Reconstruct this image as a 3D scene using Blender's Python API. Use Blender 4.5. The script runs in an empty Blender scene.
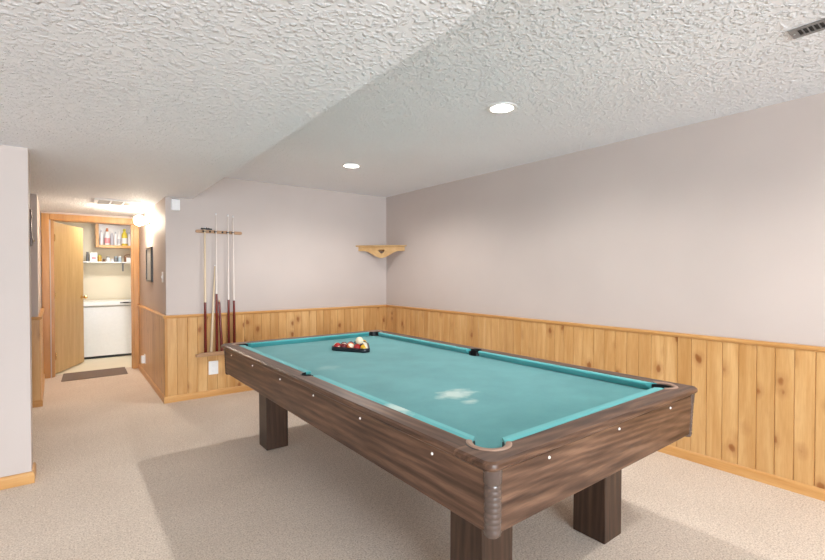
import bpy, bmesh, math, random
from mathutils import Vector, Matrix
random.seed(7)
C = bpy.context.scene.collection
PI = math.pi

# ------------------------------------------------------------------ materials
def new_mat(name):
    m = bpy.data.materials.new(name); m.use_nodes = True
    nt = m.node_tree; b = nt.nodes['Principled BSDF']
    return m, nt, b
def N(nt, t, **kw):
    n = nt.nodes.new(t)
    for k, v in kw.items():
        if k in n.inputs.keys(): n.inputs[k].default_value = v
        else: setattr(n, k, v)
    return n
def L(nt, a, b): nt.links.new(a, b)
def srgb(r, g, b):
    f = lambda c: (c/255/12.92) if c/255 <= .04045 else ((c/255+.055)/1.055)**2.4
    return (f(r), f(g), f(b), 1)
def plain(name, col, rough=.5, metal=0, emit=0, spec=.5):
    m, nt, b = new_mat(name)
    b.inputs['Base Color'].default_value = col; b.inputs['Roughness'].default_value = rough
    b.inputs['Metallic'].default_value = metal; b.inputs['Specular IOR Level'].default_value = spec
    if emit:
        b.inputs['Emission Color'].default_value = col; b.inputs['Emission Strength'].default_value = emit
    else:
        n = N(nt, 'ShaderNodeTexNoise', Scale=35.0); tc = N(nt, 'ShaderNodeTexCoord'); L(nt, tc.outputs['Object'], n.inputs['Vector'])
        mx = N(nt, 'ShaderNodeMixRGB', blend_type='MULTIPLY'); mx.inputs[0].default_value = .08
        mx.inputs[1].default_value = col; L(nt, n.outputs['Fac'], mx.inputs[2]); L(nt, mx.outputs[0], b.inputs['Base Color'])
    return m
def ramp(nt, stops):
    r = nt.nodes.new('ShaderNodeValToRGB'); e = r.color_ramp.elements
    while len(e) < len(stops): e.new(.5)
    for i, (p, c) in enumerate(stops): e[i].position = p; e[i].color = c
    return r

def mat_wall(name, col, sc=1):
    m, nt, b = new_mat(name); tc = N(nt, 'ShaderNodeTexCoord')
    n = N(nt, 'ShaderNodeTexNoise', Scale=1.3, Detail=3.0); L(nt, tc.outputs['Object'], n.inputs['Vector'])
    r = ramp(nt, [(.3, tuple(c*.96 for c in col[:3])+(1,)), (.7, tuple(min(1, c*1.03) for c in col[:3])+(1,))])
    L(nt, n.outputs['Fac'], r.inputs[0]); L(nt, r.outputs[0], b.inputs['Base Color'])
    n2 = N(nt, 'ShaderNodeTexNoise', Scale=160.0, Detail=3.0); L(nt, tc.outputs['Object'], n2.inputs['Vector'])
    bp = N(nt, 'ShaderNodeBump', Strength=.12, Distance=.002); L(nt, n2.outputs['Fac'], bp.inputs['Height']); L(nt, bp.outputs[0], b.inputs['Normal'])
    b.inputs['Roughness'].default_value = .65; b.inputs['Specular IOR Level'].default_value = .25
    return m
def mat_ceiling(name='stipple_ceiling', col=(.845, .865, .90, 1)):
    m, nt, b = new_mat(name); tc = N(nt, 'ShaderNodeTexCoord')
    n1 = N(nt, 'ShaderNodeTexNoise', Scale=38.0, Detail=3.0, Roughness=.5)
    n2 = N(nt, 'ShaderNodeTexNoise', Scale=85.0, Detail=1.0)
    v = N(nt, 'ShaderNodeTexVoronoi', Scale=48.0)
    nd = N(nt, 'ShaderNodeTexNoise', Scale=18.0)
    mxv = N(nt, 'ShaderNodeMixRGB'); mxv.inputs[0].default_value = .03
    L(nt, tc.outputs['Object'], mxv.inputs[1]); L(nt, nd.outputs['Color'], mxv.inputs[2]); L(nt, tc.outputs['Object'], nd.inputs['Vector'])
    L(nt, mxv.outputs[0], v.inputs['Vector'])
    for n in (n1, n2): L(nt, tc.outputs['Object'], n.inputs['Vector'])
    r = ramp(nt, [(.50, (0, 0, 0, 1)), (.66, (1, 1, 1, 1))]); L(nt, n1.outputs['Fac'], r.inputs[0])
    rv = ramp(nt, [(.10, (1, 1, 1, 1)), (.42, (0, 0, 0, 1))]); L(nt, v.outputs['Distance'], rv.inputs[0])
    a = N(nt, 'ShaderNodeMath', operation='MULTIPLY_ADD'); L(nt, rv.outputs[0], a.inputs[0]); a.inputs[1].default_value = .9; L(nt, r.outputs[0], a.inputs[2])
    a2 = N(nt, 'ShaderNodeMath', operation='MULTIPLY_ADD'); L(nt, n2.outputs['Fac'], a2.inputs[0]); a2.inputs[1].default_value = .16; L(nt, a.outputs[0], a2.inputs[2])
    bp = N(nt, 'ShaderNodeBump', Strength=1.0, Distance=.0054); L(nt, a2.outputs[0], bp.inputs['Height']); L(nt, bp.outputs[0], b.inputs['Normal'])
    nb = N(nt, 'ShaderNodeTexNoise', Scale=.8, Detail=2.0); L(nt, tc.outputs['Object'], nb.inputs['Vector'])
    rc = ramp(nt, [(.3, tuple(c*.95 for c in col[:3])+(1,)), (.7, col)]); L(nt, nb.outputs['Fac'], rc.inputs[0])
    L(nt, rc.outputs[0], b.inputs['Base Color']); b.inputs['Roughness'].default_value = .8; b.inputs['Specular IOR Level'].default_value = .2
    return m
def mat_carpet():
    m, nt, b = new_mat('beige_carpet'); tc = N(nt, 'ShaderNodeTexCoord')
    n = N(nt, 'ShaderNodeTexNoise', Scale=120.0, Detail=3.0, Roughness=.75); n3 = N(nt, 'ShaderNodeTexNoise', Scale=38.0, Detail=3.0)
    n2 = N(nt, 'ShaderNodeTexNoise', Scale=1.6, Detail=4.0)
    for q in (n, n2, n3): L(nt, tc.outputs['Object'], q.inputs['Vector'])
    r = ramp(nt, [(.30, srgb(172, 153, 137)), (.47, srgb(226, 211, 196)), (.64, srgb(248, 238, 226))]); L(nt, n.outputs['Fac'], r.inputs[0])
    r2 = ramp(nt, [(.3, (.90, .885, .87, 1)), (.7, (1, 1, 1, 1))]); L(nt, n2.outputs['Fac'], r2.inputs[0])
    r3 = ramp(nt, [(.3, (.9, .9, .9, 1)), (.65, (1, 1, 1, 1))]); L(nt, n3.outputs['Fac'], r3.inputs[0])
    mx = N(nt, 'ShaderNodeMixRGB', blend_type='MULTIPLY'); mx.inputs[0].default_value = 1
    mx2 = N(nt, 'ShaderNodeMixRGB', blend_type='MULTIPLY'); mx2.inputs[0].default_value = 1
    L(nt, r.outputs[0], mx.inputs[1]); L(nt, r2.outputs[0], mx.inputs[2]); L(nt, mx.outputs[0], mx2.inputs[1]); L(nt, r3.outputs[0], mx2.inputs[2])
    L(nt, mx2.outputs[0], b.inputs['Base Color'])
    bp = N(nt, 'ShaderNodeBump', Strength=.6, Distance=.006); L(nt, n.outputs['Fac'], bp.inputs['Height']); L(nt, bp.outputs[0], b.inputs['Normal'])
    b.inputs['Roughness'].default_value = .95; b.inputs['Specular IOR Level'].default_value = .05
    return m
def mat_pine(name, axis='Z', c0=(196, 142, 78), c1=(222, 174, 112), knots=True, rough=.32):
    """knotty pine, grain running along `axis`; 'board' attribute shifts tone and grain per board"""
    m, nt, b = new_mat(name); tc = N(nt, 'ShaderNodeTexCoord')
    at = N(nt, 'ShaderNodeAttribute', attribute_name='board')
    mp = N(nt, 'ShaderNodeMapping'); s = [1, 1, 1]; s['XYZ'.index(axis)] = .09; mp.inputs['Scale'].default_value = s
    sh = N(nt, 'ShaderNodeVectorMath', operation='MULTIPLY_ADD'); sh.inputs[1].default_value = (7, 9, 5)
    L(nt, at.outputs['Color'], sh.inputs[0]); L(nt, tc.outputs['Object'], sh.inputs[2]); L(nt, sh.outputs[0], mp.inputs['Vector'])
    g = N(nt, 'ShaderNodeTexNoise', Scale=15.0, Detail=4.0, Roughness=.5, Distortion=.6); L(nt, mp.outputs[0], g.inputs['Vector'])
    g2 = N(nt, 'ShaderNodeTexNoise', Scale=110.0, Detail=2.0); L(nt, mp.outputs[0], g2.inputs['Vector'])
    r = ramp(nt, [(.3, srgb(*c0)), (.55, srgb(*[(a+d)/2 for a, d in zip(c0, c1)])), (.75, srgb(*c1))]); L(nt, g.outputs['Fac'], r.inputs[0])
    r2 = ramp(nt, [(.35, (.88, .84, .78, 1)), (.6, (1, 1, 1, 1))]); L(nt, g2.outputs['Fac'], r2.inputs[0])
    mx = N(nt, 'ShaderNodeMixRGB', blend_type='MULTIPLY'); mx.inputs[0].default_value = .5
    L(nt, r.outputs[0], mx.inputs[1]); L(nt, r2.outputs[0], mx.inputs[2])
    rb = ramp(nt, [(0, (.84, .78, .70, 1)), (.5, (.95, .92, .88, 1)), (1, (1.0, 1.0, 1.0, 1))]); L(nt, at.outputs['Fac'], rb.inputs[0])
    mb = N(nt, 'ShaderNodeMixRGB', blend_type='MULTIPLY'); mb.inputs[0].default_value = 1
    L(nt, mx.outputs[0], mb.inputs[1]); L(nt, rb.outputs[0], mb.inputs[2]); out = mb.outputs[0]
    if knots:
        kp = N(nt, 'ShaderNodeMapping'); s = [1, 1, 1]; s['XYZ'.index(axis)] = .62; kp.inputs['Scale'].default_value = s
        L(nt, sh.outputs[0], kp.inputs['Vector'])
        kn = N(nt, 'ShaderNodeTexNoise', Scale=22.0, Detail=2.0); L(nt, kp.outputs[0], kn.inputs['Vector'])
        km = N(nt, 'ShaderNodeMixRGB'); km.inputs[0].default_value = .03; L(nt, kp.outputs[0], km.inputs[1]); L(nt, kn.outputs['Color'], km.inputs[2])
        v = N(nt, 'ShaderNodeTexVoronoi', Scale=6.6, Randomness=1.0); L(nt, km.outputs[0], v.inputs['Vector'])
        rk = ramp(nt, [(.0, (1, 1, 1, 1)), (.085, (.85, .85, .85, 1)), (.14, (.30, .30, .30, 1)), (.30, (0, 0, 0, 1))]); L(nt, v.outputs['Distance'], rk.inputs[0])
        mk = N(nt, 'ShaderNodeMixRGB'); L(nt, rk.outputs[0], mk.inputs[0]); L(nt, out, mk.inputs[1]); mk.inputs[2].default_value = srgb(140, 84, 40)
        out = mk.outputs[0]
    L(nt, out, b.inputs['Base Color']); b.inputs['Roughness'].default_value = rough; b.inputs['Specular IOR Level'].default_value = .4
    return m
def mat_walnut(name, axis, dark=(58, 38, 28), light=(126, 95, 75), rough=.36, sc=9.5):
    m, nt, b = new_mat(name); tc = N(nt, 'ShaderNodeTexCoord')
    mp = N(nt, 'ShaderNodeMapping'); s = [1, 1, 1]; s['XYZ'.index(axis)] = .075; mp.inputs['Scale'].default_value = s
    L(nt, tc.outputs['Object'], mp.inputs['Vector'])
    g = N(nt, 'ShaderNodeTexNoise', Scale=sc, Detail=2.0, Roughness=.4); L(nt, mp.outputs[0], g.inputs['Vector'])
    sp = N(nt, 'ShaderNodeSeparateXYZ'); L(nt, tc.outputs['Object'], sp.inputs[0])
    oth = [q for q in 'XYZ' if q != axis]
    ad = N(nt, 'ShaderNodeMath', operation='ADD'); L(nt, sp.outputs[oth[0]], ad.inputs[0]); L(nt, sp.outputs[oth[1]], ad.inputs[1])
    sl = N(nt, 'ShaderNodeMath', operation='MULTIPLY_ADD'); L(nt, sp.outputs[axis], sl.inputs[0]); sl.inputs[1].default_value = .10 if axis == 'X' else .03; L(nt, ad.outputs[0], sl.inputs[2])
    ml = N(nt, 'ShaderNodeMath', operation='MULTIPLY'); ml.inputs[1].default_value = 185.0; L(nt, sl.outputs[0], ml.inputs[0])
    sn = N(nt, 'ShaderNodeMath', operation='MULTIPLY_ADD'); sn.inputs[1].default_value = 22.0; L(nt, g.outputs['Fac'], sn.inputs[0]); L(nt, ml.outputs[0], sn.inputs[2])
    si = N(nt, 'ShaderNodeMath', operation='SINE'); L(nt, sn.outputs[0], si.inputs[0])
    g3 = N(nt, 'ShaderNodeTexNoise', Scale=sc*3.2, Detail=4.0, Roughness=.6); L(nt, mp.outputs[0], g3.inputs['Vector'])
    sm = N(nt, 'ShaderNodeMath', operation='MULTIPLY_ADD'); L(nt, si.outputs[0], sm.inputs[0]); sm.inputs[1].default_value = .085; L(nt, g3.outputs['Fac'], sm.inputs[2])
    r = ramp(nt, [(.28, srgb(*dark)), (.52, srgb(*[(a+d)/2 for a, d in zip(dark, light)])), (.76, srgb(*light))]); L(nt, sm.outputs[0], r.inputs[0])
    g2 = N(nt, 'ShaderNodeTexNoise', Scale=170.0, Detail=2.0); L(nt, mp.outputs[0], g2.inputs['Vector'])
    r2 = ramp(nt, [(.35, (.68, .64, .62, 1)), (.55, (1, 1, 1, 1))]); L(nt, g2.outputs['Fac'], r2.inputs[0])
    mx = N(nt, 'ShaderNodeMixRGB', blend_type='MULTIPLY'); mx.inputs[0].default_value = .45
    L(nt, r.outputs[0], mx.inputs[1]); L(nt, r2.outputs[0], mx.inputs[2]); L(nt, mx.outputs[0], b.inputs['Base Color'])
    b.inputs['Roughness'].default_value = rough; b.inputs['Specular IOR Level'].default_value = .35
    return m
def mat_cloth(name, col, col2):
    m, nt, b = new_mat(name); tc = N(nt, 'ShaderNodeTexCoord')
    n = N(nt, 'ShaderNodeTexNoise', Scale=3.2, Detail=5.0, Roughness=.6); L(nt, tc.outputs['Object'], n.inputs['Vector'])
    r = ramp(nt, [(.3, col), (.72, col2)]); L(nt, n.outputs['Fac'], r.inputs[0]); out = r.outputs[0]
    nd = N(nt, 'ShaderNodeTexNoise', Scale=16.0, Detail=3.0); L(nt, tc.outputs['Object'], nd.inputs['Vector'])
    # worn, bleached patches of the cloth (x, y, rx, ry, strength)
    for (x, y, rx, ry, st) in [(1.545, 1.66, .125, .085, .75), (1.505, 1.52, .05, .035, .5), (1.10, 1.53, .06, .105, .8), (1.33, 2.62, .10, .07, .16)]:
        a = N(nt, 'ShaderNodeVectorMath', operation='SUBTRACT'); a.inputs[1].default_value = (x, y, .76); L(nt, tc.outputs['Object'], a.inputs[0])
        s = N(nt, 'ShaderNodeVectorMath', operation='MULTIPLY'); s.inputs[1].default_value = (1/rx, 1/ry, 0); L(nt, a.outputs[0], s.inputs[0])
        ln = N(nt, 'ShaderNodeVectorMath', operation='LENGTH'); L(nt, s.outputs[0], ln.inputs[0])
        ad = N(nt, 'ShaderNodeMath', operation='MULTIPLY_ADD'); L(nt, nd.outputs['Fac'], ad.inputs[0]); ad.inputs[1].default_value = 1.5; L(nt, ln.outputs['Value'], ad.inputs[2])
        rr = ramp(nt, [(.0, (1, 1, 1, 1)), (.95, (st, st, st, 1)), (1.0, (0, 0, 0, 1))])
        rr.color_ramp.elements[0].color = (st, st, st, 1); rr.color_ramp.elements[1].position = .58
        dv = N(nt, 'ShaderNodeMath', operation='MULTIPLY'); dv.inputs[1].default_value = .55; L(nt, ad.outputs[0], dv.inputs[0]); L(nt, dv.outputs[0], rr.inputs[0])
        mk = N(nt, 'ShaderNodeMixRGB'); L(nt, rr.outputs[0], mk.inputs[0]); L(nt, out, mk.inputs[1]); mk.inputs[2].default_value = srgb(200, 216, 208); out = mk.outputs[0]
    L(nt, out, b.inputs['Base Color'])
    n2 = N(nt, 'ShaderNodeTexNoise', Scale=420.0, Detail=2.0); L(nt, tc.outputs['Object'], n2.inputs['Vector'])
    bp = N(nt, 'ShaderNodeBump', Strength=.25, Distance=.001); L(nt, n2.outputs['Fac'], bp.inputs['Height']); L(nt, bp.outputs[0], b.inputs['Normal'])
    b.inputs['Roughness'].default_value = .85; b.inputs['Specular IOR Level'].default_value = .2
    b.inputs['Sheen Weight'].default_value = .25; b.inputs['Sheen Roughness'].default_value = .5
    return m
def mat_glass():
    m, nt, b = new_mat('fill_window_glass'); nt.nodes.remove(b); o = nt.nodes['Material Output']
    t = N(nt, 'ShaderNodeBsdfTransparent'); g = N(nt, 'ShaderNodeBsdfGlossy', Roughness=.02); f = N(nt, 'ShaderNodeFresnel', IOR=1.45)
    mx = N(nt, 'ShaderNodeMixShader'); L(nt, f.outputs[0], mx.inputs[0]); L(nt, t.outputs[0], mx.inputs[1]); L(nt, g.outputs[0], mx.inputs[2]); L(nt, mx.outputs[0], o.inputs[0])
    return m

M = {}
M['wall'] = mat_wall('mauve_wall_paint', srgb(196, 184, 178))
M['laundry_wall'] = mat_wall('cream_wall_panel', srgb(236, 226, 204))
M['ceil'] = mat_ceiling()
M['white_paint'] = plain('white_paint', (.85, .85, .84, 1), .45)
M['carpet'] = mat_carpet()
M['vinyl'] = mat_wall('cream_vinyl_floor', srgb(236, 228, 208))
M['pine'] = mat_pine('knotty_pine_boards', 'Z', (198, 151, 94), (224, 186, 134))
M['pine_x'] = mat_pine('pine_trim_x', 'X', (212, 160, 98), (232, 188, 130), False)
M['pine_y'] = mat_pine('pine_trim_y', 'Y', (212, 160, 98), (232, 188, 130), False)
M['pine_z'] = mat_pine('pine_trim_z', 'Z', (190, 138, 76), (216, 168, 104), False)
M['door'] = mat_pine('pale_veneer_door', 'Z', (204, 172, 120), (222, 194, 146), False, .4)
M['shelf_wood'] = mat_pine('corner_shelf_pine', 'X', (206, 168, 116), (230, 198, 150), False, .4)
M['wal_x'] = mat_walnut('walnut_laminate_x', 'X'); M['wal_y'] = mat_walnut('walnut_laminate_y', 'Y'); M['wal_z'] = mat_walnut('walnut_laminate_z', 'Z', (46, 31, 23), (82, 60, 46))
M['casting'] = plain('brown_grey_corner_plastic', srgb(88, 73, 66), .25)
M['ring'] = plain('taupe_pocket_ring', srgb(160, 130, 112), .4)
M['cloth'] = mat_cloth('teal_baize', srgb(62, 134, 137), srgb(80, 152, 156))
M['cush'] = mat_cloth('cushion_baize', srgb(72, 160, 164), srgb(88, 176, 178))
M['black'] = plain('black_rubber', (.012, .012, .014, 1), .35)
M['blackp'] = plain('black_plastic', (.01, .012, .018, 1), .25)
M['bolt'] = plain('pearl_bolt', (.85, .83, .8, 1), .2)
M['underside'] = plain('dark_underframe', (.06, .045, .035, 1), .7)
M['maple'] = plain('pale_maple', srgb(222, 200, 168), .25)
M['cue_shaft'] = plain('ivory_cue_shaft', srgb(226, 214, 206), .25)
M['cue_red'] = plain('dark_red_stained_butt', srgb(112, 34, 26), .22)
M['rackwood'] = plain('stained_rack_wood', srgb(176, 138, 104), .35)
M['brass'] = plain('brass', (.75, .52, .22, 1), .25, 1)
M['steel'] = plain('brushed_steel', (.6, .6, .6, 1), .3, 1)
M['plate'] = plain('white_plastic', (.86, .86, .86, 1), .3)
M['slot'] = plain('dark_slot', (.02, .02, .02, 1), .6)
M['vent_grey'] = plain('grey_painted_metal', srgb(140, 138, 136), .4, .3)
M['louvre'] = plain('pale_grey_louvre', srgb(196, 190, 182), .5)
M['freezer'] = plain('white_enamel', (.88, .89, .88, 1), .25)
M['bulb'] = plain('lit_bulb', (1, .97, .92, 1), .3, 0, 22)
M['globe'] = plain('lit_opal_globe', (1, .86, .68, 1), .3, 0, 300)
M['mat'] = plain('brown_mat', srgb(128, 112, 102), .95)
M['darkwood'] = plain('dark_brown_wood', srgb(84, 56, 40), .4)
M['picture'] = plain('grey_print', srgb(178, 176, 174), .3)
M['mirror_frame'] = plain('black_frame', srgb(40, 36, 34), .3)
M['glass'] = mat_glass()
def colm(n, rgb, r=.35): M[n] = plain(n, srgb(*rgb), r); return M[n]
for n, rgb in [('ivory', (240, 230, 200)), ('ball_yellow', (230, 180, 50)), ('ball_blue', (30, 50, 120)), ('ball_red', (176, 36, 34)), ('ball_purple', (70, 35, 90)),
               ('ball_orange', (220, 110, 40)), ('ball_green', (25, 90, 60)), ('ball_maroon', (110, 25, 32)), ('ball_black', (18, 18, 20)), ('ball_white', (238, 226, 200)),
               ('cap_orange', (200, 110, 50)), ('bottle_white', (236, 234, 236)), ('label_red', (222, 150, 156)), ('bottle_yellow', (226, 206, 70)), ('cap_lime', (196, 196, 60)),
               ('bottle_grey', (190, 190, 200)), ('tin_grey', (120, 122, 124)), ('jar_gold', (190, 150, 50)), ('jar_brown', (110, 78, 56)), ('basket_brown', (150, 104, 70)), ('tub_blue', (176, 196, 206))]:
    colm(n, rgb, .15 if n.startswith('ball') or n == 'ivory' else .35)

# ------------------------------------------------------------------ mesh helpers
def obj(name, bm, mat, parent=None, smooth=False, bevel=0, loc=None, seg=2):
    bmesh.ops.recalc_face_normals(bm, faces=bm.faces)
    me = bpy.data.meshes.new(name); bm.to_mesh(me); bm.free()
    for m in (mat if isinstance(mat, (list, tuple)) else [mat]): me.materials.append(m)
    if smooth:
        for p in me.polygons: p.use_smooth = True
    o = bpy.data.objects.new(name, me); C.objects.link(o)
    if parent is not None: o.parent = parent
    if loc is not None: o.location = loc
    if bevel:
        b = o.modifiers.new('bevel', 'BEVEL'); b.width = bevel; b.segments = seg; b.limit_method = 'ANGLE'; b.angle_limit = math.radians(40)
    if smooth:
        mark_sharp(me)
    return o
def mark_sharp(me, ang=38):
    bm = bmesh.new(); bm.from_mesh(me)
    for e in bm.edges:
        if len(e.link_faces) == 2 and e.calc_face_angle(0) > math.radians(ang): e.smooth = False
    bm.to_mesh(me); bm.free()
def box(bm, x0, x1, y0, y1, z0, z1, mi=0):
    vs = [bm.verts.new(p) for p in [(x0, y0, z0), (x1, y0, z0), (x1, y1, z0), (x0, y1, z0), (x0, y0, z1), (x1, y0, z1), (x1, y1, z1), (x0, y1, z1)]]
    fs = []
    for f in [(0, 3, 2, 1), (4, 5, 6, 7), (0, 1, 5, 4), (1, 2, 6, 5), (2, 3, 7, 6), (3, 0, 4, 7)]:
        g = bm.faces.new([vs[i] for i in f]); g.material_index = mi; fs.append(g)
    return vs
def bx(*a, **k):
    bm = bmesh.new(); box(bm, *a, **k); return bm
def prism(bm, pts, z0, z1, mi=0):
    a = [bm.verts.new((p[0], p[1], z0)) for p in pts]; b = [bm.verts.new((p[0], p[1], z1)) for p in pts]; n = len(pts)
    fs = [bm.faces.new(a[::-1]), bm.faces.new(b)]
    for i in range(n): fs.append(bm.faces.new([a[i], a[(i+1) % n], b[(i+1) % n], b[i]]))
    for f in fs: f.material_index = mi
def lathe(bm, prof, n=24, c=(0, 0, 0), axis='Z', a0=0, a1=2*PI, mi=0):
    full = abs(a1-a0-2*PI) < 1e-6; k = n if full else n+1; rings = []
    for r, h in prof:
        ring = []
        for i in range(k):
            a = a0+(a1-a0)*i/n; p = (r*math.cos(a), r*math.sin(a), h)
            if axis == 'X': p = (h, r*math.cos(a), r*math.sin(a))
            if axis == 'Y': p = (r*math.cos(a), h, r*math.sin(a))
            ring.append(bm.verts.new((p[0]+c[0], p[1]+c[1], p[2]+c[2])))
        rings.append(ring)
    for j in range(len(rings)-1):
        for i in range(n if full else n):
            i2 = (i+1) % k
            f = bm.faces.new([rings[j][i], rings[j][i2], rings[j+1][i2], rings[j+1][i]]); f.material_index = mi
    if full:
        for rg, rv in ((rings[0], True), (rings[-1], False)):
            if (prof[0] if rv else prof[-1])[0] > 1e-5:
                f = bm.faces.new(rg[::-1] if rv else rg); f.material_index = mi
    bmesh.ops.remove_doubles(bm, verts=bm.verts, dist=1e-6)
def tube(bm, pts, r, n=10):
    pts = [Vector(p) for p in pts]; rings = []
    for i, p in enumerate(pts):
        d = (pts[min(i+1, len(pts)-1)]-pts[max(i-1, 0)]).normalized()
        u = d.orthogonal().normalized() if i == 0 else (u-d*u.dot(d)).normalized(); v = d.cross(u)
        rr = r[i] if isinstance(r, (list, tuple)) else r
        rings.append([bm.verts.new(p+(u*math.cos(2*PI*k/n)+v*math.sin(2*PI*k/n))*rr) for k in range(n)])
    for j in range(len(rings)-1):
        for k in range(n): bm.faces.new([rings[j][k], rings[j][(k+1) % n], rings[j+1][(k+1) % n], rings[j+1][k]])
    bm.faces.new(rings[0][::-1]); bm.faces.new(rings[-1])
def struct(name, bm, mat, **k):
    o = obj(name, bm, mat, **k)
    if o.parent is None: o['kind'] = 'structure'
    return o
def tag(o, label, cat, group=None, kind=None):
    o['label'] = label; o['category'] = cat
    if group: o['group'] = group
    if kind: o['kind'] = kind
    return o
def thing(name, label, cat, loc=(0, 0, 0), rotz=0, group=None):
    o = bpy.data.objects.new(name, None); C.objects.link(o); o.empty_display_size = .1
    o.location = loc; o.rotation_euler = (0, 0, rotz); return tag(o, label, cat, group)
def rebase(root, parts_world=True):
    """parts were modelled in world coordinates; keep them there under an Empty that stands at the thing's base"""
    for ch in [o for o in C.objects if o.parent == root]:
        ch.location = -Vector(root.location)
        # object-space textures of table parts stay readable: meshes keep world coordinates
def boolean(o, cutter, op='DIFFERENCE'):
    m = o.modifiers.new('b', 'BOOLEAN'); m.operation = op; m.solver = 'EXACT'; m.object = cutter
    dg = bpy.context.evaluated_depsgraph_get(); me = bpy.data.meshes.new_from_object(o.evaluated_get(dg)); o.modifiers.remove(m); old = o.data; o.data = me
    return o
def kill(o): bpy.data.objects.remove(o, do_unlink=True)
def cyl_obj(x, y, r, z0, z1, n=48):
    bm = bmesh.new(); lathe(bm, [(r, z0), (r, z1)], n, (x, y, 0)); return obj('cutter', bm, M['black'])

# ------------------------------------------------------------------ room shell
XR, YB, ZU, ZL = 3.583, 5.305, 2.428, 2.154      # right wall, end wall, high and low ceilings
XH = .812; YD = 7.50                              # corridor wall, laundry door wall
YR = -5.6; XL = -3.6                              # wall behind the camera, far left wall

bm = bmesh.new(); box(bm, XL-.1, XR+.1, YR-.1, 7.66, -.06, 0); struct('floor', bm, M['carpet'])
bm = bmesh.new(); box(bm, -1.2, 1.9, 7.66, 9.6, -.06, -.004); struct('floor.001', bm, M['vinyl'])
bm = bmesh.new(); box(bm, XR, XR+.1, YR, YB+.11, 0, ZU+.02); struct('wall_right', bm, M['wall'])
bm = bmesh.new(); box(bm, XH, XR, YB, YB+.11, 0, ZU+.02); struct('wall_back', bm, M['wall'])
bm = bmesh.new(); box(bm, XH, XH+.11, YB+.11, YD, 0, ZU); struct('wall_hall', bm, M['wall'])
bm = bmesh.new(); box(bm, XL, -.198, 3.80, 3.97, 0, ZU); struct('wall_left', bm, M['wall'])
bm = bmesh.new(); prism(bm, [(-1.6, 5.95), (-.243, 5.95), (-.275, 7.5), (-1.6, 7.5)], 0, ZU); struct('wall_hall_left', bm, M['wall'])
bm = bmesh.new(); box(bm, -1.7, -1.6, 3.97, 7.5, 0, ZU); struct('wall_alcove', bm, M['wall'])
bm = bmesh.new(); box(bm, XL-.1, XL, YR, 3.97, 0, ZU); struct('wall_far_left', bm, M['wall'])
# door wall with its opening
bm = bmesh.new(); box(bm, -1.2, -.175, YD, YD+.12, 0, ZU); box(bm, .748, 1.9, YD, YD+.12, 0, ZU); box(bm, -.175, .748, YD, YD+.12, 2.065, ZU)
struct('wall_door', bm, M['wall'])
# laundry shell
bm = bmesh.new(); box(bm, -1.2, 1.9, 9.42, 9.52, 0, 2.5); box(bm, -1.3, -1.2, 7.5, 9.52, 0, 2.5); box(bm, 1.9, 2.0, 7.5, 9.52, 0, 2.5)
struct('wall_laundry', bm, M['laundry_wall'])
bm = bmesh.new(); box(bm, -1.3, 2.0, YD, 9.52, 2.43, 2.5); struct('ceiling_laundry', bm, M['white_paint'])
# rear wall; its wide window door is unseen, added as fill light
WX0, WX1, WZ1 = -2.3, 1.2, 2.1
bm = bmesh.new(); box(bm, XL, WX0, YR-.1, YR, 0, ZU); box(bm, WX1, XR, YR-.1, YR, 0, ZU); box(bm, WX0, WX1, YR-.1, YR, WZ1, ZU)
struct('wall_rear', bm, M['wall'])
bm = bmesh.new()
for x0, x1 in ((WX0, WX0+.06), (WX1-.06, WX1), ((WX0+WX1)/2-.04, (WX0+WX1)/2+.04)): box(bm, x0, x1, YR-.08, YR-.01, 0, WZ1)
box(bm, WX0, WX1, YR-.08, YR-.01, WZ1-.06, WZ1); box(bm, WX0, WX1, YR-.08, YR-.01, 0, .06)
w = struct('fill_window_1', bm, M['white_paint'])
bm = bmesh.new(); box(bm, WX0+.05, WX1-.05, YR-.05, YR-.044, .05, WZ1-.05); obj('fill_window_pane', bm, M['glass'], w)

# high ceiling with three round openings for the recessed lamps
CANS = [(2.25, 1.99), (2.255, 3.955), (2.25, .03), (2.25, -2.43)]  # last two lamps are unseen, added behind the camera for more light
def soff_x(y): return 1.062 + (1.004-1.062)*(5.306-y)/(5.306-.915)
bm = bmesh.new()
out = [(soff_x(YR), YR), (XR, YR), (XR, YB), (soff_x(YB), YB)]
vs = [bm.verts.new((x, y, ZU)) for x, y in out]; ed = [bm.edges.new((vs[i], vs[(i+1) % 4])) for i in range(4)]
for cx, cy in CANS:
    cv = [bm.verts.new((cx+.078*math.cos(2*PI*k/32), cy+.078*math.sin(2*PI*k/32), ZU)) for k in range(32)]
    ed += [bm.edges.new((cv[i], cv[(i+1) % 32])) for i in range(32)]
bmesh.ops.triangle_fill(bm, use_beauty=True, edges=ed)
ex = bmesh.ops.extrude_face_region(bm, geom=bm.faces[:])
for v in ex['geom']:
    if isinstance(v, bmesh.types.BMVert): v.co.z += .16
bm.normal_update()
struct('ceiling', bm, M['ceil'])
# dropped ceiling on the left and over the corridor
bm = bmesh.new()
prism(bm, [(XL, YR), (soff_x(YR), YR), (soff_x(YB), YB), (XH, YB), (XH, YD), (-1.6, YD), (-1.6, 3.97), (XL, 3.97)], ZL, ZU+.16)
struct('ceiling.001', bm, M['ceil'])

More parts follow.
